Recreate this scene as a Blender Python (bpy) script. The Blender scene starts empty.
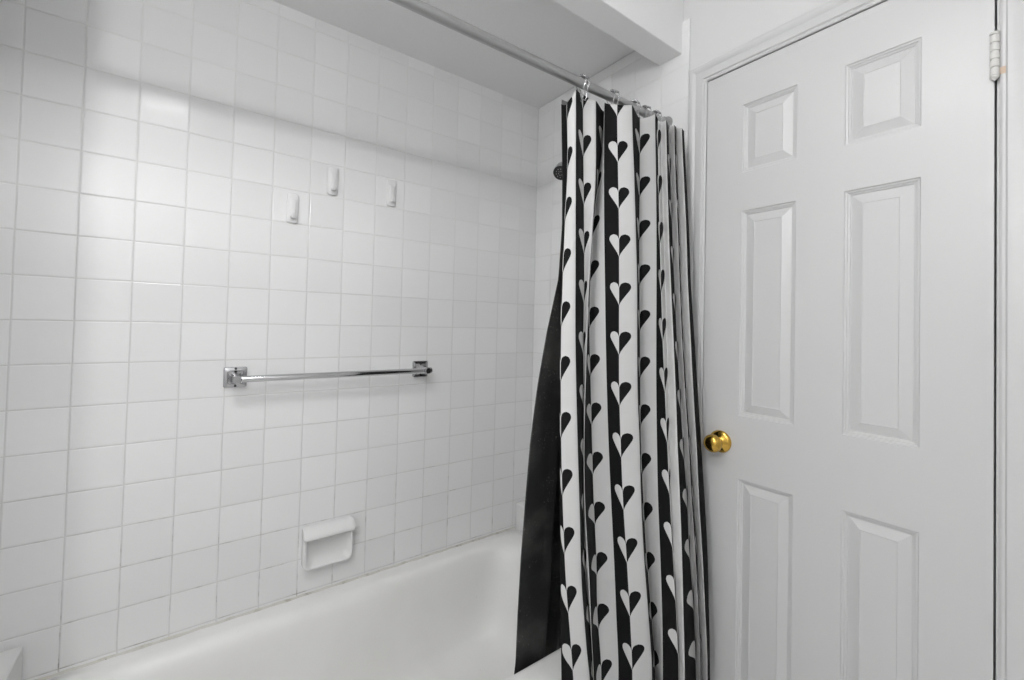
import bpy, bmesh, math, random
from mathutils import Vector, Matrix
random.seed(7)
COL = bpy.context.scene.collection
PI = math.pi

# ------------------------------------------------------------------ materials
def new_mat(name):
    m = bpy.data.materials.new(name); m.use_nodes = True
    nt = m.node_tree
    return m, nt, nt.nodes['Principled BSDF']

class G:
    """small helper to write node maths"""
    def __init__(s, nt): s.nt = nt
    def node(s, t, **kw):
        n = s.nt.nodes.new(t)
        for k, v in kw.items(): setattr(n, k, v)
        return n
    def put(s, sock, v):
        if isinstance(v, (int, float)): sock.default_value = v
        elif isinstance(v, tuple): sock.default_value = v
        else: s.nt.links.new(v, sock)
    def m(s, op, a, b=0.0, c=None):
        n = s.node('ShaderNodeMath', operation=op)
        s.put(n.inputs[0], a); s.put(n.inputs[1], b)
        if c is not None: s.put(n.inputs[2], c)
        return n.outputs[0]
    def ss(s, v, lo, hi, a=0.0, b=1.0):
        n = s.node('ShaderNodeMapRange', interpolation_type='SMOOTHSTEP')
        s.put(n.inputs['Value'], v); s.put(n.inputs['From Min'], lo); s.put(n.inputs['From Max'], hi)
        s.put(n.inputs['To Min'], a); s.put(n.inputs['To Max'], b)
        return n.outputs[0]
    def mix(s, f, a, b):
        n = s.node('ShaderNodeMix', data_type='RGBA')
        s.put(n.inputs[0], f); s.put(n.inputs[6], a); s.put(n.inputs[7], b)
        return n.outputs[2]
    def noise(s, vec, scale, detail=3.0, rough=.5):
        n = s.node('ShaderNodeTexNoise'); s.put(n.inputs['Scale'], scale)
        n.inputs['Detail'].default_value = detail; n.inputs['Roughness'].default_value = rough
        if vec is not None: s.nt.links.new(vec, n.inputs['Vector'])
        return n.outputs['Fac']
    def obj(s): return s.node('ShaderNodeTexCoord').outputs['Object']
    def bump(s, h, dist, strength=1.0, normal=None):
        n = s.node('ShaderNodeBump'); n.inputs['Distance'].default_value = dist
        n.inputs['Strength'].default_value = strength
        s.put(n.inputs['Height'], h)
        if normal is not None: s.nt.links.new(normal, n.inputs['Normal'])
        return n.outputs[0]

def plain(name, col, rough=.5, metal=0.0, bump=None, spec=.5, vary=0.0):
    m, nt, p = new_mat(name); g = G(nt)
    p.inputs['Roughness'].default_value = rough
    p.inputs['Metallic'].default_value = metal
    p.inputs['Specular IOR Level'].default_value = spec
    c = (*col, 1)
    if vary:
        f = g.noise(g.obj(), 9.0, 4.0)
        g.put(p.inputs['Base Color'], g.mix(f, tuple(x*(1-vary) for x in col)+(1,), tuple(min(1, x*(1+vary)) for x in col)+(1,)))
    else: p.inputs['Base Color'].default_value = c
    if bump:
        sc, d = bump
        nt.links.new(g.bump(g.noise(g.obj(), sc, 3.0), d), p.inputs['Normal'])
    return m

PITCH = .108
def tile_material(name, axis, base=(.87,.87,.87)):
    m, nt, p = new_mat(name); g = G(nt)
    sep = g.node('ShaderNodeSeparateXYZ'); nt.links.new(g.obj(), sep.inputs[0])
    # slight waviness of hand-set tiles
    wob = g.m('MULTIPLY', g.m('SUBTRACT', g.noise(g.obj(), 6.0, 1.0), .5), .0022)
    u = g.m('DIVIDE', g.m('ADD', sep.outputs[axis], wob), PITCH)
    v = g.m('DIVIDE', g.m('ADD', g.m('SUBTRACT', sep.outputs[2], 1.9 - 40*PITCH), wob), PITCH)
    u = g.m('ADD', u, 40.0)
    fu, fv = g.m('FRACT', u), g.m('FRACT', v)
    iu, iv = g.m('FLOOR', u), g.m('FLOOR', v)
    du = g.m('MINIMUM', fu, g.m('SUBTRACT', 1.0, fu)); dv = g.m('MINIMUM', fv, g.m('SUBTRACT', 1.0, fv))
    d = g.m('MULTIPLY', g.m('MINIMUM', du, dv), PITCH)          # metres to the nearest joint centre
    inside = g.ss(d, .0006, .0019)
    comb = g.node('ShaderNodeCombineXYZ'); g.put(comb.inputs[0], iu); g.put(comb.inputs[1], iv)
    wn = g.node('ShaderNodeTexWhiteNoise', noise_dimensions='2D'); nt.links.new(comb.outputs[0], wn.inputs['Vector'])
    sc = g.node('ShaderNodeSeparateColor'); nt.links.new(wn.outputs['Color'], sc.inputs[0])
    # grout, paler higher up, with patchy dirt towards the tub
    low = g.ss(sep.outputs[2], .95, .40)
    dirt = g.m('MULTIPLY', low, g.ss(g.noise(g.obj(), 22.0, 4.0), .50, .72))
    grout_base = g.mix(g.ss(sep.outputs[2], 1.25, 1.85), (.70,.697,.69,1), (.80,.798,.79,1))
    grout = g.mix(dirt, grout_base, (.36,.34,.31,1))
    tone = g.m('ADD', .965, g.m('MULTIPLY', wn.outputs['Value'], .05))
    hs = g.node('ShaderNodeHueSaturation'); g.put(hs.inputs['Value'], tone); hs.inputs['Color'].default_value = (*base, 1)
    g.put(p.inputs['Base Color'], g.mix(inside, grout, hs.outputs[0]))
    g.put(p.inputs['Roughness'], g.ss(inside, 0.0, 1.0, .7, .16))
    # height: grout groove + random tilt of every tile + glaze ripple
    tilt = g.m('ADD', g.m('MULTIPLY', g.m('SUBTRACT', sc.outputs[0], .5), fu), g.m('MULTIPLY', g.m('SUBTRACT', sc.outputs[1], .5), fv))
    h = g.m('ADD', g.m('MULTIPLY', g.ss(d, .0004, .0034), .0009), g.m('MULTIPLY', tilt, .0013))
    h = g.m('ADD', h, g.m('MULTIPLY', g.noise(g.obj(), 14.0, 2.0), .0009))
    nt.links.new(g.bump(h, 1.0, .85), p.inputs['Normal'])
    return m

def fabric_hearts(name):
    """UV.x: signed distance from a heart's centre seam in stripe widths, UV.y: height in pattern repeats"""
    m, nt, p = new_mat(name); g = G(nt)
    uv = g.node('ShaderNodeUVMap'); uv.uv_map = 'pattern'
    sep = g.node('ShaderNodeSeparateXYZ'); nt.links.new(uv.outputs[0], sep.inputs[0])
    s, v = sep.outputs[0], sep.outputs[1]
    black = g.m('LESS_THAN', s, 0.0)
    a = g.m('DIVIDE', g.m('ABSOLUTE', s), .62)
    t = g.m('DIVIDE', g.m('FRACT', g.m('ADD', v, 60.0)), .475)
    def curve(pts):
        n = g.node('ShaderNodeFloatCurve'); c = n.mapping.curves[0]
        c.points[0].location = pts[0]; c.points[1].location = pts[-1]
        for q in pts[1:-1]: c.points.new(*q)
        for q in c.points: q.handle_type = 'VECTOR'
        n.mapping.update(); nt.links.new(t, n.inputs['Value'])
        return n.outputs[0]
    outer = curve([(0,0),(.1,.145),(.25,.36),(.37,.53),(.49,.69),(.6,.83),(.7,.945),(.78,1.0),(.85,.99),(.92,.93),(.97,.82),(1,.62)])
    inner = curve([(0,0),(.72,0),(.74,.01),(.80,.055),(.87,.135),(.93,.25),(.97,.38),(1,.60)])
    ok = g.m('MULTIPLY', g.m('LESS_THAN', a, outer), g.m('GREATER_THAN', a, inner))
    ok = g.m('MULTIPLY', ok, g.m('LESS_THAN', t, 1.0))
    ok = g.m('MULTIPLY', ok, g.m('GREATER_THAN', t, 0.0))
    x = g.m('ABSOLUTE', g.m('SUBTRACT', black, ok))
    g.put(p.inputs['Base Color'], g.mix(x, (.62,.62,.615,1), (.0085,.0085,.009,1)))
    p.inputs['Roughness'].default_value = .8; p.inputs['Specular IOR Level'].default_value = .15
    nt.links.new(g.bump(g.noise(g.obj(), 38.0, 3.0), .0016), p.inputs['Normal'])
    return m

def liner_material():
    m, nt, p = new_mat('black_liner'); g = G(nt)
    sep = g.node('ShaderNodeSeparateXYZ'); nt.links.new(g.obj(), sep.inputs[0])
    low = g.ss(sep.outputs[2], .85, .45)
    spots = g.m('MULTIPLY', g.ss(g.noise(g.obj(), 170.0, 4.0, .7), .60, .68), g.ss(g.noise(g.obj(), 14.0, 3.0), .45, .60))
    film = g.ss(g.noise(g.obj(), 9.0, 4.0), .42, .72)
    f = g.m('MULTIPLY', low, g.m('ADD', g.m('MULTIPLY', spots, .75), g.m('MULTIPLY', film, .20)))
    g.put(p.inputs['Base Color'], g.mix(f, (.018,.018,.019,1), (.22,.21,.195,1)))
    p.inputs['Roughness'].default_value = .55; p.inputs['Specular IOR Level'].default_value = .35
    nt.links.new(g.bump(g.noise(g.obj(), 30.0, 3.0), .0015), p.inputs['Normal'])
    return m

def door_paint():
    m, nt, p = new_mat('door_paint'); g = G(nt)
    p.inputs['Base Color'].default_value = (.655,.655,.655,1)
    p.inputs['Roughness'].default_value = .34
    mp = g.node('ShaderNodeMapping'); nt.links.new(g.obj(), mp.inputs[0]); mp.inputs['Scale'].default_value = (0, 1, .06)
    n = g.noise(mp.outputs[0], 260.0, 3.0, .6)
    nt.links.new(g.bump(n, .0004, .25), p.inputs['Normal'])
    return m

def tub_enamel():
    m, nt, p = new_mat('tub_enamel'); g = G(nt)
    f = g.ss(g.noise(g.obj(), 4.0, 5.0), .4, .75)
    spk = g.ss(g.noise(g.obj(), 120.0, 2.0), .78, .80)
    c = g.mix(f, (.88,.877,.865,1), (.84,.835,.815,1))
    g.put(p.inputs['Base Color'], g.mix(g.m('MULTIPLY', spk, .5), c, (.3,.28,.25,1)))
    p.inputs['Roughness'].default_value = .38
    return m

def caulk_material():
    m, nt, p = new_mat('caulk'); g = G(nt)
    f = g.ss(g.noise(g.obj(), 26.0, 5.0), .50, .70)
    k = g.ss(g.noise(g.obj(), 48.0, 3.0), .68, .74)
    c = g.mix(f, (.64,.625,.575,1), (.45,.43,.37,1))
    g.put(p.inputs['Base Color'], g.mix(k, c, (.05,.045,.04,1)))
    p.inputs['Roughness'].default_value = .6
    return m

def floor_material():
    m, nt, p = new_mat('floor_tile'); g = G(nt)
    b = g.node('ShaderNodeTexBrick'); nt.links.new(g.obj(), b.inputs['Vector'])
    b.offset = 0.0; b.inputs['Scale'].default_value = 1.0
    b.inputs['Color1'].default_value = (.80,.795,.785,1); b.inputs['Color2'].default_value = (.77,.765,.755,1)
    b.inputs['Mortar'].default_value = (.5,.49,.48,1); b.inputs['Mortar Size'].default_value = .004
    b.inputs['Brick Width'].default_value = .3; b.inputs['Row Height'].default_value = .3
    nt.links.new(b.outputs[0], p.inputs['Base Color']); p.inputs['Roughness'].default_value = .35
    return m

def glow(name, col, strength):
    m, nt, p = new_mat(name)
    p.inputs['Base Color'].default_value = (.9,.9,.9,1)
    p.inputs['Emission Color'].default_value = (*col, 1); p.inputs['Emission Strength'].default_value = strength
    return m

WALL_PAINT = plain('wall_paint', (.74,.74,.74), .55, bump=(160, .0004))
CEIL_PAINT = plain('ceiling_paint', (.88,.88,.88), .7, bump=(110, .0006))
TRIM_PAINT = plain('trim_paint', (.66,.66,.66), .36, bump=(60, .0005))
TILE_X = tile_material('white_tile_long_wall', 0)
TILE_Y = tile_material('white_tile_end_wall', 1)
LEDGE = plain('ledge_white', (.79,.79,.785), .25)
DOOR = door_paint()
ENAMEL = tub_enamel()
CAULK = caulk_material()
FLOOR = floor_material()
HEARTS = fabric_hearts('heart_fabric')
LINER = liner_material()
CHROME = plain('chrome', (.62,.62,.63), .10, 1.0)
CHROME_D = plain('worn_chrome', (.50,.50,.51), .2, 1.0, vary=.15)
STEEL = plain('brushed_rod_steel', (.44,.44,.44), .42, 1.0, vary=.06)
BRASS = plain('brass', (.60,.38,.08), .17, 1.0, vary=.15)
DARK = plain('dark_rubber', (.015,.015,.016), .4)
SHADE_BLACK = plain('shade_black', (.004,.004,.004), .6)
NOZZLE = plain('pale_nozzle', (.4,.4,.4), .5)
CERAMIC = plain('white_ceramic', (.82,.82,.815), .14, bump=(18, .0006))
PLASTIC = plain('white_plastic', (.82,.82,.82), .32)
HINGE_W = plain('painted_hinge', (.72,.715,.69), .4, vary=.1)
RUST = plain('rust_stain', (.62,.49,.38), .6, vary=.2)
CLEAR = plain('grey_plastic', (.20,.20,.20), .35)

# ------------------------------------------------------------------ mesh helpers
def finish(name, bm, mat, parent=None, smooth=True, angle=35, bevel=None, subsurf=0):
    bmesh.ops.remove_doubles(bm, verts=bm.verts, dist=1e-6)
    bmesh.ops.recalc_face_normals(bm, faces=bm.faces)
    me = bpy.data.meshes.new(name); bm.to_mesh(me); bm.free()
    if smooth:
        for p in me.polygons: p.use_smooth = True
        me.set_sharp_from_angle(angle=math.radians(angle))
    o = bpy.data.objects.new(name, me); COL.objects.link(o)
    me.materials.append(mat)
    if parent is not None: o.parent = parent
    if bevel:
        b = o.modifiers.new('bevel', 'BEVEL'); b.width = bevel; b.segments = 3; b.limit_method = 'ANGLE'
        b.harden_normals = False
    if subsurf:
        s = o.modifiers.new('sub', 'SUBSURF'); s.levels = subsurf; s.render_levels = subsurf
    return o

def box(bm, x0, x1, y0, y1, z0, z1):
    vs = [bm.verts.new((x, y, z)) for x in (x0, x1) for y in (y0, y1) for z in (z0, z1)]
    for f in ((0,1,3,2),(4,6,7,5),(0,4,5,1),(2,3,7,6),(0,2,6,4),(1,5,7,3)): bm.faces.new([vs[i] for i in f])

def grid_faces(bm, rows, closed=False):
    for a, b in zip(rows, rows[1:]):
        n = len(a)
        for i in range(n if closed else n-1):
            j = (i+1) % n
            try: bm.faces.new((a[i], a[j], b[j], b[i]))
            except ValueError: pass

def loft(bm, rings, cap0=False, cap1=False):
    rows = [[bm.verts.new(p) for p in r] for r in rings]
    grid_faces(bm, rows, True)
    if cap0: bm.faces.new(rows[0])
    if cap1: bm.faces.new(rows[-1])

def frame_of(d):
    d = Vector(d).normalized()
    a = Vector((0,0,1)) if abs(d.z) < .9 else Vector((0,1,0))
    u = a.cross(d).normalized(); return u, d.cross(u), d

def lathe(bm, prof, origin, axis, n=40, cap=True):
    """prof: list of (distance along axis, radius)"""
    u, v, d = frame_of(axis); o = Vector(origin)
    rings = [[o + d*t + (u*math.cos(2*PI*i/n) + v*math.sin(2*PI*i/n))*max(r, 1e-4) for i in range(n)] for t, r in prof]
    loft(bm, rings, cap, cap)

def tube(bm, pts, r, n=12, cap=True):
    pts = [Vector(p) for p in pts]; rings = []
    u = None
    for i, p in enumerate(pts):
        d = (pts[min(i+1, len(pts)-1)] - pts[max(i-1, 0)]).normalized()
        if u is None: u, v, _ = frame_of(d)
        else:
            u = (u - d*u.dot(d)).normalized(); v = d.cross(u)
        rr = r[i] if isinstance(r, (list, tuple)) else r
        rings.append([p + (u*math.cos(2*PI*k/n) + v*math.sin(2*PI*k/n))*rr for k in range(n)])
    loft(bm, rings, cap, cap)

def rrect(x0, x1, y0, y1, r, n=8, m=6):
    """rounded rectangle, counter clockwise, constant point count"""
    P = []
    cs = [(x1-r, y0+r, -PI/2), (x1-r, y1-r, 0), (x0+r, y1-r, PI/2), (x0+r, y0+r, PI)]
    for k, (cx, cy, a0) in enumerate(cs):
        arc = [(cx + r*math.cos(a0 + PI/2*i/n), cy + r*math.sin(a0 + PI/2*i/n)) for i in range(n+1)]
        P += arc
        nx = cs[(k+1) % 4]; a1 = nx[2]
        q = (nx[0] + r*math.cos(a1), nx[1] + r*math.sin(a1))
        e = arc[-1]
        P += [(e[0] + (q[0]-e[0])*i/m, e[1] + (q[1]-e[1])*i/m) for i in range(1, m)]
    return P

def empty(name, loc):
    o = bpy.data.objects.new(name, None); COL.objects.link(o); o.location = loc; o.empty_display_size = .05
    return o
def tag(o, label=None, cat=None, group=None, kind=None):
    if label: o['label'] = label
    if cat: o['category'] = cat
    if group: o['group'] = group
    if kind: o['kind'] = kind
    return o
def structure(o, label, cat):
    return tag(o, label, cat, kind='structure')
def copy_tree(o, parent=None):
    c = o.copy(); COL.objects.link(c); c.parent = parent
    for ch in list(o.children): copy_tree(ch, c)
    return c

# ------------------------------------------------------------------ room shell  (x along the tub, y = 0 the long tiled wall, room towards -y)
WIN_FILL_E = .3
XL, XR = -.05, 1.604          # faces of the alcove's two end walls
bm = bmesh.new(); box(bm, -.90, 1.75, 0, .12, 0, 2.44)
structure(finish('wall_back', bm, TILE_X, smooth=False), 'long white tiled wall above the bathtub', 'wall')
# painted wall with the door opening
DY0, DY1, DZ = -.8085, -1.3990, 2.0285
bm = bmesh.new()
box(bm, 1.612, 1.75, DY0, 0, 0, 2.44); box(bm, 1.612, 1.75, -1.98, DY1, 0, 2.44); box(bm, 1.612, 1.75, DY1, DY0, DZ, 2.44)
structure(finish('wall_right', bm, WALL_PAINT, smooth=False), 'white painted wall around the panel door', 'wall')
bm = bmesh.new(); box(bm, XR, 1.612, -.748, 0, 0, 2.263)
structure(finish('wall_right_tiling', bm, TILE_Y, smooth=False, bevel=.0025), 'white tiled end wall behind the shower curtain', 'wall')
bm = bmesh.new(); box(bm, -.80, XL, -.72, 0, 0, 2.44)
structure(finish('wall_left_alcove', bm, TILE_Y, smooth=False), 'white tiled end wall at the left end of the bathtub', 'wall')
bm = bmesh.new(); box(bm, -.90, -.80, -1.98, 0, 0, 2.44)
structure(finish('wall_left', bm, WALL_PAINT, smooth=False), 'white painted wall at the left of the room', 'wall')
bm = bmesh.new(); box(bm, -.90, 1.75, -2.08, -1.98, 0, 2.44)
structure(finish('wall_front', bm, WALL_PAINT, smooth=False), 'white painted wall facing the bathtub', 'wall')
bm = bmesh.new(); box(bm, -.90, 1.75, -2.08, .12, -.1, 0)
structure(finish('floor', bm, FLOOR, smooth=False), 'grey tiled bathroom floor', 'floor')
bm = bmesh.new(); box(bm, -.90, 1.75, -2.08, .12, 2.44, 2.54)
structure(finish('ceiling', bm, CEIL_PAINT, smooth=False), 'white room ceiling', 'ceiling')
bm = bmesh.new(); box(bm, XL, XR, -.638, 0, 2.263, 2.44)
structure(finish('ceiling_alcove', bm, CEIL_PAINT, smooth=False), 'lowered grey white ceiling over the bathtub', 'ceiling')
bm = bmesh.new(); box(bm, XL, 1.612, -.722, -.638, 2.158, 2.44)
structure(finish('soffit', bm, CEIL_PAINT, smooth=False, bevel=.003), 'white soffit beam hanging along the front of the tub alcove', 'beam')

# added window behind the camera; glowing pane for fill and a tile reflection
wn = bpy.data.objects.new('fill_window_1', None); COL.objects.link(wn); wn.location = (.0, -1.98, 1.83); structure(wn, 'added frosted window in the unseen front wall, glowing for fill light', 'window')
bm = bmesh.new()
for a in ((-.30,.30,0,.025,-.40,-.36),(-.30,.30,0,.025,.36,.40),(-.30,-.26,0,.025,-.36,.36),(.26,.30,0,.025,-.36,.36),(-.26,.26,0,.02,-.015,.015)): box(bm, *a)
finish('fill_window_frame', bm, TRIM_PAINT, parent=wn, bevel=.002)
bm = bmesh.new(); box(bm, -.262, .262, .002, .006, -.362, .362)
finish('fill_window_pane', bm, glow('fill_window_glow', (1,1,1), WIN_FILL_E), parent=wn)

# low white ledges at both ends of the tub
for nm, x0, x1, lb in (('trim_1', XL, .047, 'low white ledge at the left end of the bathtub'), ('trim_2', 1.527, XR, 'low white ledge at the far end of the bathtub beside the curtain')):
    bm = bmesh.new(); box(bm, x0, x1, -.72, -.0005, 0, .474 if nm == 'trim_1' else .485)
    structure(finish(nm, bm, LEDGE, bevel=.006), lb, 'ledge')

# door casing: moulded profile swept up, across and down with mitred corners
CI = .004
prof = [(0,0),(0,.008),(.004,.0105),(.008,.0105),(.011,.0145),(.020,.0150),(.034,.0125),(.040,.0165),(.046,.0185),(.052,.0185),(.0555,.016),(.0555,0)]
bm = bmesh.new()
def casing_ring(k):
    r = []
    for d, t in prof:
        yl, yr, zt = DY0 + CI + d - .005, DY1 - CI - d, DZ + CI + d - .003
        y, z = [(yl, 0), (yl, zt), (yr, zt), (yr, 0)][k]
        r.append((1.612 - t, y, z))
    return r
loft(bm, [casing_ring(k) for k in range(4)], True, True)
structure(finish('trim_3', bm, TRIM_PAINT, angle=20), 'moulded white casing around the panel door', 'door casing')
# jamb lining inside the opening
bm = bmesh.new()
box(bm, 1.650, 1.75, DY0-.012, DY0, 0, DZ); box(bm, 1.650, 1.75, DY1, DY1+.012, 0, DZ); box(bm, 1.650, 1.75, DY1, DY0, DZ-.012, DZ)
structure(finish('trim_4', bm, TRIM_PAINT, smooth=False), 'white door stop behind the panel door', 'door jamb')
# near-black sheet, its colour standing for the shade beyond the door
bm = bmesh.new(); box(bm, 1.75, 1.80, -1.6, -.6, 0, 2.2)
structure(finish('shade_sheet_beyond_door', bm, SHADE_BLACK, smooth=False), 'near-black sheet standing for the shade behind the panel door', 'wall')

# baseboard pieces under the room walls
bm = bmesh.new(); box(bm, 1.600, 1.612, -1.98, DY1-.062, 0, .09)
structure(finish('baseboard_right', bm, TRIM_PAINT, bevel=.003), 'white baseboard right of the panel door', 'baseboard')
bm = bmesh.new(); box(bm, -.80, 1.60, -1.98, -1.968, 0, .09)
structure(finish('baseboard_front', bm, TRIM_PAINT, bevel=.003), 'white baseboard on the wall facing the tub', 'baseboard')

# ------------------------------------------------------------------ door
def make_door():
    FX = 1.606; y0, y1, z0, z1 = DY0-.003, DY1+.003, .010, DZ-.0035   # y0 = knob side, y1 = hinge side
    ys = [y0, -.916, -1.0545, -1.1565, -1.2915, y1]
    zs = [z0, .235, .852, 1.0285, 1.6085, 1.7185, 1.9135, z1]
    bm = bmesh.new()
    V = {}
    def vert(y, z, d=0.0):
        k = (round(y,5), round(z,5), round(d,5))
        if k not in V: V[k] = bm.verts.new((FX + d, y, z))
        return V[k]
    rings = [(0,0),(.0020,.0030),(.0055,.0036),(.0065,.0062),(.0100,.0072),(.0112,.0098),(.0130,.0098),(.0345,.0030),(.0360,.0042)]
    for i in range(5):
        for j in range(7):
            ya, yb, za, zb = ys[i], ys[i+1], zs[j], zs[j+1]
            if i in (1, 3) and j in (1, 3, 5):
                prev = None
                for d, h in rings:
                    cur = [vert(ya-d, za+d, h), vert(yb+d, za+d, h), vert(yb+d, zb-d, h), vert(ya-d, zb-d, h)]
                    if prev:
                        for k in range(4): bm.faces.new((prev[k], prev[(k+1)%4], cur[(k+1)%4], cur[k]))
                    prev = cur
                bm.faces.new(prev)
            else:
                bm.faces.new((vert(ya,za), vert(yb,za), vert(yb,zb), vert(ya,zb)))
    # edges and back
    loop = [(y, z0) for y in ys] + [(y1, z) for z in zs[1:]] + [(y, z1) for y in ys[::-1][1:]] + [(y0, z) for z in zs[::-1][1:-1]]
    fr = [vert(y, z) for y, z in loop]
    bk = [bm.verts.new((FX+.035, y, z)) for y, z in loop]
    for k in range(len(loop)):
        bm.faces.new((fr[k], fr[(k+1) % len(loop)], bk[(k+1) % len(loop)], bk[k]))
    bm.faces.new(bk)
    return finish('door_1', bm, DOOR, angle=8)
door = structure(make_door(), 'white six panel door with a brass knob', 'door')
# knob
KY, KZ = -.8665, .945
bm = bmesh.new()
lathe(bm, [(0,.0315),(.003,.0318),(.006,.0300),(.009,.0240),(.011,.0170),(.013,.0135),(.016,.0118),(.026,.0112),(.029,.0135),(.031,.0170)], (1.606, KY, KZ), (-1,0,0), 48)
rose = finish('rosette', bm, BRASS, angle=50)
bm = bmesh.new()
lathe(bm, [(.027,.0120),(.030,.0190),(.035,.0236),(.041,.0254),(.047,.0251),(.053,.0226),(.0570,.0183),(.0595,.0125),(.0605,.0060),(.0608,.0)], (1.606, KY, KZ), (-1,0,0), 48)
knob = finish('door_knob', bm, BRASS, angle=50, parent=door); knob['label'] = 'round polished brass knob'
rose.parent = knob; 
bm = bmesh.new(); 
for a in (2.6, 5.74): lathe(bm, [(.004,.0035),(.0085,.0033),(.0092,.0020)], (1.606, KY+.0225*math.cos(a), KZ+.0225*math.sin(a)), (-1,0,0), 16)
scr = finish('rosette_screw', bm, BRASS, parent=knob)
# strike plate painted over on the casing edge
bm = bmesh.new(); box(bm, 1.6015, 1.606, DY0-.0028, DY0+.0008, .925, .985)
st = finish('strike_plate', bm, HINGE_W, bevel=.0006, parent=door)
# hinge with five knuckles and finials; leaves
HZ0, HZ1, HY, HX = 1.776, 1.857, DY1+.0020, 1.5990
bm = bmesh.new()
box(bm, 1.604, 1.607, HY-.012, HY-.001, HZ0+.004, HZ1-.004); box(bm, 1.604, 1.607, HY+.001, HY+.006, HZ0+.004, HZ1-.004)
hinge = finish('hinge', bm, HINGE_W, parent=door); hinge['label'] = 'white painted butt hinge'
for k in range(5):
    bm = bmesh.new(); L = (HZ1-HZ0)/5
    a, b = HZ0 + k*L + .0008, HZ0 + (k+1)*L - .0008
    lathe(bm, [(0,.0058),(.0008,.0066),(b-a-.0008,.0066),(b-a,.0058)], (HX, HY, a), (0,0,1), 24)
    finish('knuckle', bm, HINGE_W, parent=hinge)
bm = bmesh.new(); lathe(bm, [(-.002,.0045),(HZ1-HZ0+.002,.0045)], (HX, HY, HZ0), (0,0,1), 16)
lathe(bm, [(0,.0066),(.003,.0072),(.0055,.0055),(.0065,.0)], (HX, HY, HZ1), (0,0,1), 24)
lathe(bm, [(0,.0066),(.003,.0070),(.006,.0050),(.010,.0)], (HX, HY, HZ0), (0,0,-1), 24)
finish('hinge_pin', bm, HINGE_W, parent=hinge)
bm = bmesh.new(); lathe(bm, [(0,.009),(.0006,.0085)], (1.6015, HY-.0115, HZ0+.008), (-1,0,0), 18); 
bmesh.ops.scale(bm, vec=(1,1,.8), verts=bm.verts, space=Matrix.Translation((0,0,-(HZ0+.008))))
finish('rust_mark', bm, RUST, parent=hinge)

# ------------------------------------------------------------------ bathtub
def make_tub():
    root = empty('bathtub', (.787, -.375, 0))
    tag(root, 'white alcove bathtub below the tiled wall', 'bathtub')
    bm = bmesh.new()
    X0, X1, Y0, Y1 = .048, 1.526, -.735, -.001
    R = []
    def ring(x0, x1, y0, y1, r, z): R.append([(x - .787, y + .375, z) for x, y in rrect(x0, x1, y0, y1, r, 10, 12)])
    def outer(i, z, r=.012): ring(X0+i*.2, X1-i*.2, Y0+i, Y1-i*.1, r, z)
    outer(.022, 0); outer(.022, .30); outer(.016, .325); outer(0, .335); outer(0, .360); outer(.003, .369); outer(.009, .3745); outer(.016, .376, .016)
    ix0, ix1, iy0, iy1 = .135, 1.462, -.640, -.052
    def inner(i, z, r, e=1.0, f=1.0): ring(ix0+i*e, ix1-i*f, iy0+i*.8, iy1-i, r, z)
    inner(-.010, .3765, .10); inner(0, .3755, .10); inner(.008, .3725, .105); inner(.017, .366, .11); inner(.025, .355, .115)
    inner(.032, .338, .12); inner(.040, .30, .125, 1.3); inner(.052, .22, .13, 1.9, 1.2); inner(.064, .15, .135, 2.6, 1.3)
    inner(.078, .105, .14, 2.8, 1.4); inner(.098, .080, .14, 2.6, 1.4); inner(.13, .068, .13, 2.2, 1.4); inner(.18, .063, .10, 1.9, 1.4)
    loft(bm, R, False, True)
    finish('tub_body', bm, ENAMEL, parent=root, angle=60)
    # caulk bead where tub and tile meet
    bm = bmesh.new()
    n = 60; rows = []
    for i in range(n+1):
        x = .05 + (1.524-.05)*i/n; w = .0060 + .0016*math.sin(i*1.7) + .001*math.sin(i*.6+1); h = .0048 + .0012*math.sin(i*2.3+.5)
        rows.append([bm.verts.new(p) for p in ((x-.787, -.0004+.375, .3760+h), (x-.787, -w*.35+.375, .3760+h*.62), (x-.787, -w+.375, .3766), (x-.787, -w-.001+.375, .3745), (x-.787, -.0004+.375, .3745))])
    grid_faces(bm, rows, True)
    c = finish('caulk_bead', bm, CAULK, parent=root); c['label'] = 'yellowed caulk bead with dark mould spots'
    # overflow plate and drain at the far end
    bm = bmesh.new(); lathe(bm, [(0,.036),(.004,.035),(.007,.026),(.008,.0)], (1.408-.787, -.34+.375, .25), (-1,0,.14), 32)
    finish('overflow_plate', bm, CHROME, parent=root)
    bm = bmesh.new(); lathe(bm, [(0,.034),(.003,.033),(.004,.022),(.001,.018),(.001,.0)], (1.18-.787, -.34+.375, .0635), (0,0,1), 32)
    finish('drain', bm, CHROME, parent=root)
make_tub()

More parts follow.
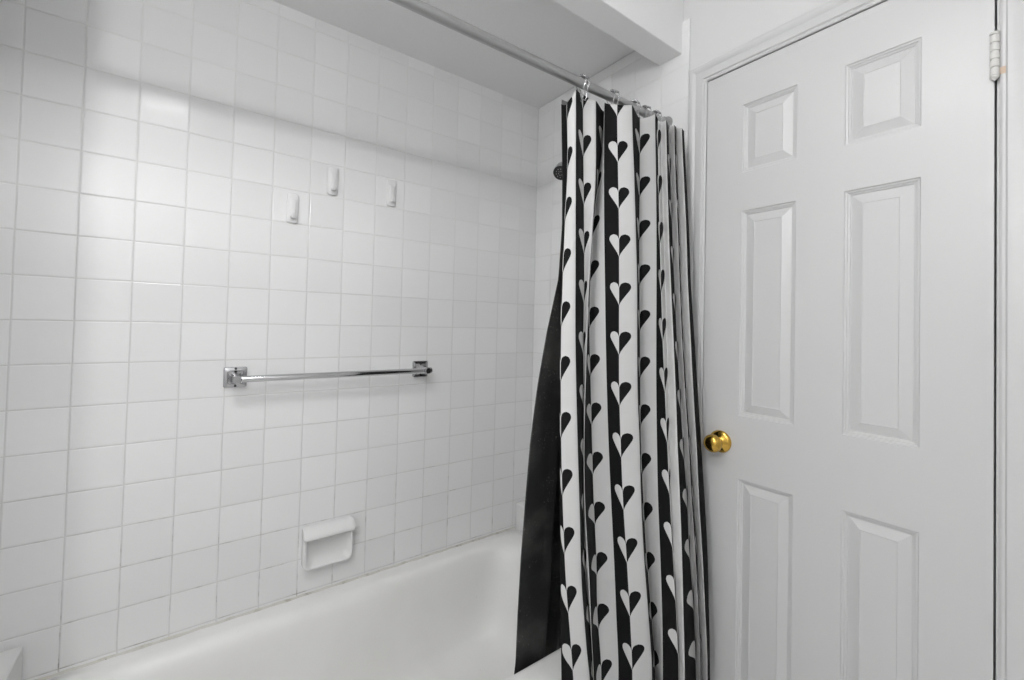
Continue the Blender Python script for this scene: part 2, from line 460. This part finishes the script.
# ------------------------------------------------------------------ towel bar
def make_towel_bar():
    bx0, bx1, bz, by = .458, 1.052, 1.093, -.064
    root = empty('towel_bar', (.755, 0, bz)); tag(root, 'chrome towel bar on the tiled wall', 'towel bar')
    O = Vector((.755, 0, bz))
    for x, s in ((bx0, 1), (bx1, -1)):
        bm = bmesh.new()
        c = Vector((x, 0, bz)) - O
        def sq(h, y, r): return [(c.x + a, y, c.z + b) for a, b in rrect(-h, h, -h, h, r, 5, 2)]
        loft(bm, [sq(.0300,-.0005,.005), sq(.0300,-.006,.005), sq(.0285,-.0085,.005), sq(.0225,-.0105,.006), sq(.0205,-.0110,.006), sq(.0160,-.020,.008),
                  sq(.0128,-.034,.009), sq(.0118,-.050,.0095), sq(.0122,-.064,.0095), sq(.0118,-.0745,.0095), sq(.0095,-.0775,.008)], True, True)
        p = finish('post', bm, CHROME_D, parent=root, angle=30)
        for a, b in ((0,.0255),(0,-.0255)):
            bm = bmesh.new(); lathe(bm, [(0,.0036),(.0018,.0034),(.0026,.002),(.0027,.0)], (c.x+a, -.0095, c.z+b), (0,-1,0), 14)
            finish('screw', bm, DARK, parent=p)
    bm = bmesh.new()
    lathe(bm, [(0,.0092),(.001,.0095),(bx1-bx0+.020,.0095),(bx1-bx0+.021,.0090)], (bx0-.0105-O.x, by, 0), (1,0,0), 28)
    finish('bar', bm, CHROME, parent=root)
    bm = bmesh.new(); lathe(bm, [(0,.0108),(.016,.0108),(.017,.0098)], (bx1+.0-O.x, by, 0), (1,0,0), 24)
    e = finish('end_cap', bm, CHROME_D, parent=root)
make_towel_bar()

# ------------------------------------------------------------------ soap dish
def make_soap_dish():
    x0, x1, zt, zb = .6575, .8150, .600, .463
    cx = (x0+x1)/2
    root = empty('soap_dish', (cx, 0, zb)); tag(root, 'white ceramic soap dish on the tile just above the tub', 'soap dish')
    def P(x, y, z): return (x - cx, y, z - zb)
    bm = bmesh.new()
    def ring(i, y, r, ztop, inb=0.0): return [P(x, y, z) for x, z in rrect(x0+i, x1-i, zb+i+inb, ztop, r, 7, 6)]
    R = [ring(0,-.0005,.020,zt-.004), ring(0,-.012,.020,zt-.004), ring(.0005,-.024,.021,zt-.008), ring(.0025,-.029,.020,zt-.010), ring(.0055,-.0310,.019,zt-.012),
         ring(.0085,-.0300,.018,zt-.016), ring(.0115,-.0265,.017,zt-.02), ring(.016,-.018,.016,zt-.022), ring(.024,-.0115,.016,zt-.026), ring(.040,-.0085,.012,zt-.036)]
    loft(bm, R, True, True)
    finish('dish', bm, CERAMIC, parent=root, angle=60)
    # thick rolled grab bar across the top, flattened ends
    bm = bmesh.new(); rings = []
    n = 26
    sec = [(-.0005, zt), (-.012, zt+.001), (-.026, zt-.0015), (-.040, zt-.008), (-.0495, zt-.017), (-.0525, zt-.026), (-.0500, zt-.031), (-.043, zt-.0355), (-.033, zt-.0365), (-.024, zt-.034), (-.014, zt-.033), (-.0005, zt-.035)]
    for k in range(n+1):
        t = k/n; x = x0 - .0015 + (x1-x0+.003)*t
        e = min(t, 1-t)*(x1-x0); s = 1 if e > .012 else math.sqrt(max(0, 1-((.012-e)/.012)**2))*.22+.78
        cy, cz = -.022, zt-.018
        rings.append([P(x, min(-.0005, cy+(y-cy)*s), cz+(z-cz)*s) for y, z in sec])
    loft(bm, rings, True, True)
    finish('grab_bar', bm, CERAMIC, parent=root, angle=50)
make_soap_dish()

# ------------------------------------------------------------------ adhesive hooks
def make_hook():
    root = empty('adhesive_hook', (0,0,0))
    bm = bmesh.new()
    def ring(i, y, r): return [(x, y, z) for x, z in rrect(-.0165+i, .0165-i, -.0475+i, .0475-i, r, 6, 4)]
    loft(bm, [ring(0,-.0003,.009), ring(0,-.0070,.009), ring(.0012,-.0088,.008), ring(.003,-.0095,.007)], True, True)
    finish('back_plate', bm, PLASTIC, parent=root, angle=40)
    bm = bmesh.new()      # raised slider with the curled prong
    def slab(x0, x1, z0, z1, y0, y1):
        loft(bm, [[(x, y, z) for x, z in rrect(x0+i, x1-i, z0+i, z1-i, .003, 4, 3)] for i, y in ((0,y0),(0,y1+.0012),(.0012,y1))], True, True)
    slab(-.0105, .0105, -.012, .026, -.009, -.0125)
    path = [(0,-.0125,-.004),(0,-.0128,-.016),(0,-.0140,-.026),(0,-.0185,-.0325),(0,-.0245,-.0325),(0,-.0285,-.027),(0,-.0295,-.019)]
    rings = []
    for k, (x, y, z) in enumerate(path):
        a = Vector(path[min(k+1, 6)]) - Vector(path[max(k-1, 0)]); a.normalize()
        nrm = Vector((0, a.z, -a.y)); w = .0085 - .0005*k; th = .0028
        rings.append([Vector((u, y, z)) + nrm*v for u, v in rrect(-w, w, -th, th, .0022, 4, 3)])
    loft(bm, rings, True, True)
    finish('prong', bm, PLASTIC, parent=root, angle=45)
    return root
hook0 = make_hook()
for i, (x, z, lb) in enumerate(((.5960, 1.6240, 'white plastic adhesive hook on the tile, leftmost and lowest of the three'),
                 (.7150, 1.7365, 'white plastic adhesive hook on the tile, middle one of the three'),
                 (.9190, 1.7350, 'white plastic adhesive hook on the tile, nearest the shower curtain'))):
    o = hook0 if i == 0 else copy_tree(hook0)
    o.location = (x, 0, z); tag(o, lb, 'hook', 'adhesive hooks on the tiled wall')

# ------------------------------------------------------------------ shower rod
RY = -.672
RA, RB = Vector((XL, RY, 1.928)), Vector((XR, RY, 1.949))
def make_rod():
    root = empty('shower_rod', RA); tag(root, 'grey metal shower curtain rod spanning the tub alcove', 'curtain rod')
    D = RB - RA; L = D.length
    bm = bmesh.new(); lathe(bm, [(.004,.0125),(L-.004,.0125)], (0,0,0), D, 32)
    finish('rod_tube', bm, STEEL, parent=root, angle=40)
    for s, o in ((1, Vector((0,0,0))), (-1, D)):
        bm = bmesh.new(); lathe(bm, [(.0003,.0215),(.004,.0215),(.007,.019),(.012,.0165),(.022,.0160)], o, D*s, 32)
        finish('end_flange', bm, STEEL, parent=root, angle=40)
make_rod()
def rod_at(x):
    t = (x - RA.x)/(RB.x - RA.x); return RA + (RB-RA)*t

# ------------------------------------------------------------------ heart curtain
ZL = [2.0,1.85,1.7,1.55,1.4,1.25,1.1,.95,.8,.65,.5,.37,.17]
NODES = [
    ('L0', 1.875, [(1.146,-0.650), (1.147,-0.655), (1.147,-0.665), (1.141,-0.675), (1.133,-0.685), (1.124,-0.695), (1.118,-0.705), (1.112,-0.715), (1.108,-0.725), (1.105,-0.735), (1.102,-0.745), (1.103,-0.750), (1.103,-0.750)]),
    ('An', 1.877, [(1.161,-0.656), (1.161,-0.661), (1.158,-0.671), (1.144,-0.681), (1.131,-0.691), (1.120,-0.701), (1.114,-0.711), (1.108,-0.721), (1.104,-0.731), (1.100,-0.741), (1.099,-0.751), (1.101,-0.756), (1.101,-0.756)]),
    ('A', 1.869, [(1.151,-0.668), (1.151,-0.673), (1.148,-0.683), (1.134,-0.693), (1.121,-0.703), (1.110,-0.713), (1.104,-0.723), (1.101,-0.733), (1.102,-0.743), (1.106,-0.753), (1.117,-0.763), (1.127,-0.768), (1.127,-0.768)]),
    ('A2', 1.903, [(1.162,-0.690), (1.162,-0.695), (1.156,-0.705), (1.150,-0.715), (1.144,-0.725), (1.138,-0.735), (1.136,-0.745), (1.136,-0.755), (1.137,-0.765), (1.137,-0.775), (1.147,-0.785), (1.162,-0.790), (1.162,-0.790)]),
    ('B', 1.931, [(1.229,-0.653), (1.227,-0.658), (1.223,-0.668), (1.219,-0.678), (1.214,-0.688), (1.205,-0.698), (1.200,-0.708), (1.195,-0.718), (1.188,-0.728), (1.187,-0.738), (1.201,-0.748), (1.210,-0.753), (1.213,-0.753)]),
    ('B2', 1.912, [(1.260,-0.672), (1.259,-0.677), (1.252,-0.687), (1.234,-0.697), (1.214,-0.707), (1.200,-0.717), (1.187,-0.727), (1.177,-0.737), (1.175,-0.747), (1.182,-0.757), (1.185,-0.767), (1.193,-0.772), (1.194,-0.772)]),
    ('C', 1.93, [(1.351,-0.623), (1.345,-0.628), (1.315,-0.638), (1.287,-0.648), (1.269,-0.658), (1.260,-0.668), (1.259,-0.678), (1.258,-0.688), (1.258,-0.698), (1.262,-0.708), (1.260,-0.718), (1.251,-0.743), (1.255,-0.743)]),
    ('C2', 1.926, [(1.309,-0.664), (1.304,-0.669), (1.296,-0.679), (1.290,-0.689), (1.286,-0.699), (1.282,-0.709), (1.280,-0.719), (1.280,-0.729), (1.283,-0.739), (1.287,-0.749), (1.289,-0.759), (1.295,-0.764), (1.298,-0.764)]),
    ('D', 1.910, [(1.323,-0.698), (1.320,-0.703), (1.316,-0.713), (1.312,-0.723), (1.305,-0.733), (1.297,-0.743), (1.290,-0.753), (1.289,-0.763), (1.291,-0.773), (1.298,-0.783), (1.303,-0.793), (1.309,-0.798), (1.313,-0.798)]),
    ('D2', 1.914, [(1.361,-0.718), (1.362,-0.723), (1.362,-0.733), (1.360,-0.743), (1.357,-0.753), (1.349,-0.763), (1.342,-0.773), (1.342,-0.783), (1.340,-0.793), (1.344,-0.803), (1.353,-0.813), (1.364,-0.818), (1.368,-0.818)]),
    ('E', 1.921, [(1.455,-0.676), (1.452,-0.681), (1.442,-0.691), (1.431,-0.701), (1.423,-0.711), (1.416,-0.721), (1.409,-0.731), (1.403,-0.741), (1.404,-0.751), (1.408,-0.761), (1.418,-0.771), (1.432,-0.776), (1.451,-0.776)]),
    ('E2', 1.919, [(1.467,-0.723), (1.465,-0.728), (1.459,-0.738), (1.451,-0.748), (1.441,-0.758), (1.430,-0.768), (1.420,-0.778), (1.413,-0.788), (1.408,-0.798), (1.408,-0.808), (1.406,-0.818), (1.406,-0.823), (1.409,-0.823)]),
    ('F', 1.877, [(1.442,-0.753), (1.434,-0.758), (1.427,-0.768), (1.422,-0.778), (1.418,-0.788), (1.415,-0.798), (1.415,-0.808), (1.416,-0.818), (1.418,-0.828), (1.421,-0.838), (1.425,-0.848), (1.431,-0.853), (1.436,-0.853)]),
    ('Fm', 1.887, [(1.466,-0.746), (1.460,-0.751), (1.455,-0.761), (1.451,-0.771), (1.448,-0.781), (1.445,-0.791), (1.442,-0.801), (1.438,-0.811), (1.434,-0.821), (1.433,-0.831), (1.437,-0.841), (1.443,-0.846), (1.449,-0.846)]),
    ('F2', 1.874, [(1.447,-0.773), (1.445,-0.778), (1.440,-0.788), (1.436,-0.798), (1.435,-0.808), (1.436,-0.818), (1.436,-0.828), (1.434,-0.838), (1.434,-0.848), (1.432,-0.858), (1.427,-0.868), (1.428,-0.873), (1.430,-0.873)]),
    ('G', 1.882, [(1.488,-0.753), (1.486,-0.758), (1.485,-0.768), (1.483,-0.778), (1.482,-0.788), (1.483,-0.798), (1.485,-0.808), (1.490,-0.818), (1.498,-0.828), (1.499,-0.838), (1.507,-0.848), (1.513,-0.853), (1.524,-0.853)]),
    ('Gm', 1.887, [(1.508,-0.748), (1.503,-0.753), (1.500,-0.763), (1.497,-0.773), (1.496,-0.783), (1.497,-0.793), (1.500,-0.803), (1.505,-0.813), (1.513,-0.823), (1.514,-0.833), (1.520,-0.843), (1.527,-0.848), (1.539,-0.848)]),
    ('G2', 1.871, [(1.490,-0.773), (1.486,-0.778), (1.481,-0.788), (1.481,-0.798), (1.478,-0.808), (1.478,-0.818), (1.481,-0.828), (1.487,-0.838), (1.490,-0.848), (1.496,-0.858), (1.498,-0.868), (1.503,-0.873), (1.511,-0.873)]),
    ('H', 1.879, [(1.513,-0.763), (1.509,-0.768), (1.506,-0.778), (1.504,-0.788), (1.500,-0.798), (1.500,-0.808), (1.503,-0.818), (1.509,-0.828), (1.513,-0.838), (1.519,-0.848), (1.517,-0.858), (1.524,-0.863), (1.532,-0.863)]),
    ('Hm', 1.881, [(1.523,-0.758), (1.519,-0.763), (1.517,-0.773), (1.515,-0.783), (1.511,-0.793), (1.511,-0.803), (1.514,-0.813), (1.520,-0.823), (1.524,-0.833), (1.530,-0.843), (1.528,-0.853), (1.535,-0.858), (1.545,-0.858)]),
    ('H2', 1.862, [(1.506,-0.786), (1.504,-0.791), (1.503,-0.801), (1.503,-0.811), (1.499,-0.821), (1.500,-0.831), (1.501,-0.841), (1.505,-0.851), (1.505,-0.861), (1.509,-0.871), (1.510,-0.881), (1.516,-0.886), (1.522,-0.886)]),
    ('I', 1.864, [(1.527,-0.780), (1.525,-0.785), (1.526,-0.795), (1.527,-0.805), (1.524,-0.815), (1.529,-0.825), (1.534,-0.835), (1.538,-0.845), (1.543,-0.855), (1.545,-0.865), (1.539,-0.875), (1.539,-0.880), (1.545,-0.880)]),
]
HEART = {'A': (1.267,.1385), 'B': (1.606,.1386), 'C': (.861,.1340), 'D': (1.3296,.1362), 'E': (1.394,.1362), 'F': (.955,.1390), 'G': (.758,.1370), 'H': (.90,.137), 'I': (.83,.137)}
def make_curtain():
    nodes = NODES
    nm = [n[0] for n in nodes]
    SUB, NR = 7, 110
    ZB = .17
    def at(n, z):
        for i in range(len(ZL)-1):
            if ZL[i+1] <= z <= ZL[i] or i == len(ZL)-2:
                t = (ZL[i]-z)/(ZL[i]-ZL[i+1]); t = min(max(t, 0), 1)
                p = n[2]
                p0, p1, p2, p3 = p[max(i-1,0)], p[i], p[i+1], p[min(i+2, len(ZL)-1)]
                def cr(a, b, c, d): return .5*((2*b)+(-a+c)*t+(2*a-5*b+4*c-d)*t*t+(-a+3*b-3*c+d)*t**3)
                return cr(p0[0],p1[0],p2[0],p3[0]), cr(p0[1],p1[1],p2[1],p3[1])
            if z > ZL[0]: return n[2][0]
    N = len(nodes)
    ks = []
    for i in range(N-1):
        for k in range(SUB): ks.append((i, k/SUB))
    ks.append((N-1, 0.0))
    hemz = .0
    rows = []; zz = []
    for r in range(NR+1):
        t = r/NR; row = []; zr = []
        for i, s in ks:
            zt = nodes[i][1] if s == 0 else nodes[i][1]*(1-s) + nodes[i+1][1]*s
            sag = 0 if s == 0 else -.003*math.sin(PI*s)
            z = (zt+sag)*(1-t) + ZB*t
            P = [at(nodes[min(max(i+d, 0), N-1)], z) for d in (-1, 0, 1, 2)]
            # rounded folds: catmull-rom through the fold points, tension kept high
            def cr(a, b, c, d, T=.55):
                m1, m2 = T*(c-a)*.5, T*(d-b)*.5
                s2, s3 = s*s, s*s*s
                return (2*s3-3*s2+1)*b + (s3-2*s2+s)*m1 + (-2*s3+3*s2)*c + (s3-s2)*m2
            row.append((cr(*[q[0] for q in P]), cr(*[q[1] for q in P]), z)); zr.append(z)
        rows.append(row); zz.append(zr)
    origin = Vector((1.35, -.70, 1.93))
    bm = bmesh.new(); uvl = bm.loops.layers.uv.new('pattern')
    vs = [[bm.verts.new(Vector(p) - origin) for p in row] for row in rows]
    # seam-relative coordinate of every segment
    def su(i, s):
        u0 = -1.0 if (nm[i] == 'L0' or nm[i][-1] == '2') else -.64 if nm[i] == 'An' else (.62 if nm[i][-1] == 'm' else 0.0)
        e = nm[i+1]
        u1 = -.64 if e == 'An' else 1.0 if e[-1] == '2' else .62 if e[-1] == 'm' else -.64 if e == 'I' else 0.0
        return e[0], u0 + (u1-u0)*s
    for r in range(NR):
        for c in range(len(ks)-1):
            i, s = ks[c]; s1 = s + 1/SUB
            f = bm.faces.new((vs[r][c], vs[r+1][c], vs[r+1][c+1], vs[r][c+1]))
            n, a = su(i, s); _, b = su(i, s1)
            if n not in HEART: n = 'I'
            z0, per = HEART[n]
            for lp, (rr, cc, u) in zip(f.loops, ((r,c,a),(r+1,c,a),(r+1,c+1,b),(r,c+1,b))):
                if u == 0: u = 1e-4 if a >= 0 else -1e-4
                lp[uvl].uv = (u, (zz[rr][cc]-z0)/per)
    me = bpy.data.meshes.new('curtain_panel'); bm.to_mesh(me); bm.free()
    for p in me.polygons: p.use_smooth = True
    root = empty('shower_curtain', origin)
    tag(root, 'black and white striped shower curtain with heart pattern', 'shower curtain')
    o = bpy.data.objects.new('curtain_panel', me); COL.objects.link(o); me.materials.append(HEARTS); o.parent = root
    sd = o.modifiers.new('thickness', 'SOLIDIFY'); sd.thickness = .0008; sd.offset = 0
make_curtain()

# ------------------------------------------------------------------ curtain rings (roller hooks)
def make_ring():
    root = empty('curtain_ring', (0,0,0)); W = .0011
    for s in (-1, 1):
        bm = bmesh.new(); pts = []
        for k in range(25):
            a = math.radians(-50 + k*280/24)
            pts.append((s*.0085, .0175*math.cos(a), .0175*math.sin(a)+.002))
        # tails come together below the rod
        pts = [(s*.0060, .004, -.046), (s*.0075, .008, -.034)] + pts[:0] + [(s*.0085, .0115, -.013)] + pts[1:-1] + [(s*.0085, -.0115, -.013), (s*.0075, -.009, -.034), (s*.0060, -.006, -.046)]
        tube(bm, pts, W, 8); finish('wire_loop', bm, CHROME_D, parent=root, angle=60)
    bm = bmesh.new()
    for y in (-.005, .005): pass
    tube(bm, [(-.006,.004,-.046),(0,.0045,-.0475),(.006,.004,-.046)], W, 8)
    tube(bm, [(-.006,-.006,-.046),(0,-.0065,-.0475),(.006,-.006,-.046)], W, 8)
    finish('hook_tip', bm, CHROME_D, parent=root)
    for k in range(5):
        a = math.radians(42 + k*24)
        bm = bmesh.new(); c = Vector((-.0105, .0178*math.cos(a), .0178*math.sin(a)+.002))
        lathe(bm, [(0,.0012),(.0008,.0028),(.0030,.0034),(.0055,.0028),(.0075,.0016),(.0105,.0032),(.0135,.0016),(.0155,.0028),(.0180,.0034),(.0202,.0028),(.0210,.0012)], c, (1,0,0), 12)
        finish('roller_bead', bm, CHROME_D, parent=root)
    return root
ring0 = make_ring()
RL = ['first from the left', 'second from the left', 'third from the left', 'fourth from the left', 'last before the end wall']
for i, x in enumerate((1.208, 1.335, 1.432, 1.487, 1.540)):
    o = ring0 if i == 0 else copy_tree(ring0)
    o.location = rod_at(x); o.rotation_euler = (0, 0, (.15, -.1, .2, -.15, .1)[i])
    tag(o, 'wire curtain ring with roller beads on the rod, ' + RL[i], 'curtain ring', 'roller rings on the shower rod')

# ------------------------------------------------------------------ black liner inside the tub
def make_liner():
    ZZ = [1.93,1.85,1.7,1.55,1.4,1.25,1.1,.95,.8,.65,.5,.37,.22]
    edge = [1.160, 1.163, 1.173, 1.180, 1.173, 1.137, 1.110, 1.092, 1.083, 1.075, 1.071, 1.070, 1.069]
    ridge = [1.192, 1.194, 1.198, 1.200, 1.200, 1.196, 1.194, 1.192, 1.186, 1.181, 1.176, 1.167, 1.162]
    def ip(L, z):
        for i in range(len(ZZ)-1):
            if z >= ZZ[i+1] or i == len(ZZ)-2:
                t = min(max((ZZ[i]-z)/(ZZ[i]-ZZ[i+1]), 0), 1); return L[i] + (L[i+1]-L[i])*t
    def yl(z):
        return -.640 + .032*min(1, (1.93-z)/1.55) + (.035*max(0, (.38-z)/.28))
    origin = Vector((1.3, -.66, 1.93))
    def build(name, zt, zb, nr, mat, par):
        bm = bmesh.new(); rows = []
        for r in range(nr+1):
            z = zt + (zb-zt)*r/nr
            e, rg = ip(edge, z), ip(ridge, z); sp = min(1, max(.05, (1.5-z)/.5))
            pts = [(e, 0), (e+.35*(rg-e), -.004*sp), (e+.7*(rg-e), -.004*sp), (rg-.004, -.007*sp), (rg+.004, -.002*sp), (rg+.020, .026*sp), (rg+.040, .052*sp)]
            x = rg+.040
            x = rg+.045
            for k in range(1, 8): pts.append((x + (1.46-x)*k/7, .062 + (.014 if k % 2 else -.004)))
            fine = []
            M = len(pts)
            for i in range(M-1):
                for q in range(4):
                    t = q/4; p = [pts[min(max(i+d,0),M-1)] for d in (-1,0,1,2)]
                    def cr(a,b,c,d,T=.7):
                        m1, m2 = T*(c-a)*.5, T*(d-b)*.5
                        return (2*t**3-3*t*t+1)*b+(t**3-2*t*t+t)*m1+(-2*t**3+3*t*t)*c+(t**3-t*t)*m2
                    fine.append((cr(*[v[0] for v in p]), cr(*[v[1] for v in p])))
            fine.append(pts[-1])
            rows.append([bm.verts.new(Vector((x, yl(z)+y, z)) - origin) for x, y in fine])
        grid_faces(bm, rows)
        o = finish(name, bm, mat, parent=par, angle=75)
        sd = o.modifiers.new('thickness', 'SOLIDIFY'); sd.thickness = .0006; sd.offset = 0
        return o
    root = empty('shower_liner', origin)
    tag(root, 'plain black shower liner tucked inside the bathtub', 'shower liner')
    build('liner_panel', 1.862, .25, 90, LINER, root)
    build('top_hem', 1.898, 1.862, 3, CLEAR, root)['label'] = 'grey translucent top hem'
make_liner()

# ------------------------------------------------------------------ shower head
def make_shower_head():
    root = empty('showerhead', (XR, -.33, 1.86)); tag(root, 'dark round shower head on the end wall beside the curtain', 'shower head')
    B = Vector((1.4480, -.33, 1.841)); O = Vector((XR, -.33, 1.86)); ax = Vector((-.62, -.30, -.72)).normalized()
    base = B - ax*.055
    bm = bmesh.new(); lathe(bm, [(.0003,.030),(.004,.029),(.010,.020),(.012,.012)], (0,0,0), (-1,0,0), 32); finish('wall_flange', bm, CHROME, parent=root)
    bm = bmesh.new()
    a, b, c = Vector((0,0,0)), Vector((-.05,0,.01)), base - O
    pts = []
    for k in range(13):
        t = k/12; pts.append(a*(1-t)**2 + b*2*t*(1-t) + c*t*t)
    tube(bm, pts, .0105, 16); finish('arm', bm, CHROME, parent=root)
    bm = bmesh.new(); lathe(bm, [(-.004,.011),(.004,.014),(.010,.016),(.016,.022),(.022,.0275),(.030,.0290),(.050,.0300),(.056,.0292)], c, ax, 40)
    h = finish('head_shell', bm, CHROME_D, parent=root, angle=40)
    bm = bmesh.new(); lathe(bm, [(.0555,.0288),(.0582,.0275),(.0570,.0240),(.0585,.0),], c, ax, 40)
    f = finish('spray_face', bm, DARK, parent=root, angle=40); f['label'] = 'black spray face with pale nozzles'
    u, v, _ = frame_of(ax)
    bm = bmesh.new()
    for r, n in ((.008, 6), (.017, 10)):
        for k in range(n):
            q = c + ax*.0575 + (u*math.cos(2*PI*k/n) + v*math.sin(2*PI*k/n))*r
            lathe(bm, [(0,.0016),(.0022,.0012)], q, ax, 8)
    nz = finish('nozzles', bm, NOZZLE, parent=f)
make_shower_head()

# ------------------------------------------------------------------ lamps out of view: the pendant, and a ceiling lamp added for fill
def make_pendant():
    loc = Vector((LAMP[0], LAMP[1], 2.44))
    root = empty('pendant_lamp', loc); tag(root, 'small globe pendant lamp hanging at the left of the room', 'lamp')
    L = Vector(LAMP) - loc
    bm = bmesh.new(); lathe(bm, [(.0003,.055),(.012,.053),(.018,.04),(.02,.012)], (0,0,0), (0,0,-1), 32); finish('ceiling_rose', bm, CHROME, parent=root)
    bm = bmesh.new(); tube(bm, [(0,0,-.015),(0,0,-.2),(0,0,L.z+.05)], .004, 12); finish('stem', bm, CHROME, parent=root)
    bm = bmesh.new(); lathe(bm, [(.022,.014),(.032,.016),(.052,.012)], L, (0,0,1), 24); finish('socket', bm, CHROME, parent=root)
    bm = bmesh.new()
    bmesh.ops.create_uvsphere(bm, u_segments=32, v_segments=20, radius=LAMP_R)
    bmesh.ops.translate(bm, verts=bm.verts, vec=L)
    finish('glass_globe', bm, glow('lit_globe', (1,1,1), LAMP_E), parent=root)
LAMP = (-.25, -1.49, 1.98); LAMP_R = .030; LAMP_E = 460.0
make_pendant()
def make_fill_lamp():  # unseen ceiling fixture added to brighten the room
    root = empty('fill_lamp', (.20, -1.19, 2.44)); tag(root, 'round flush ceiling lamp added out of view for fill light', 'lamp')
    bm = bmesh.new(); lathe(bm, [(.0003,.19),(.02,.19),(.024,.18)], (0,0,0), (0,0,-1), 40); finish('fill_lamp_base', bm, TRIM_PAINT, parent=root)
    bm = bmesh.new(); lathe(bm, [(.022,.175),(.045,.165),(.065,.13),(.078,.07),(.082,.0)], (0,0,0), (0,0,-1), 40)
    finish('fill_diffuser', bm, glow('fill_lamp_glow', (1,1,1), FILL_LAMP_E), parent=root)
FILL_LAMP_E = 26.0
make_fill_lamp()

# ------------------------------------------------------------------ camera and colour management
cam = bpy.data.cameras.new('camera'); co = bpy.data.objects.new('camera', cam); COL.objects.link(co)
r = Vector((0.81007783, -0.58581123, 0.02447703)); u = Vector((-0.03136674, -0.00161238, 0.99950664)); f = Vector((0.58548274, 0.81044593, 0.01968114))
M = Matrix((( r.x, u.x, -f.x, .3542), (r.y, u.y, -f.y, -1.5205), (r.z, u.z, -f.z, 1.2717), (0,0,0,1)))
co.matrix_world = M
cam.sensor_fit = 'HORIZONTAL'; cam.sensor_width = 36.0; cam.lens = 431.606*36/1024
cam.shift_x = (512-506.609)/1024; cam.shift_y = (315.209-340)/1024
cam.clip_start = .02
S = bpy.context.scene
S.camera = co
w = bpy.data.worlds.new('world'); S.world = w; w.use_nodes = True
w.node_tree.nodes['Background'].inputs[0].default_value = (.05,.05,.05,1)
S.view_settings.view_transform = 'Standard'; S.view_settings.look = 'None'
S.view_settings.gamma = 1.0; S.view_settings.use_curve_mapping = False
S.view_settings.exposure = 0.18
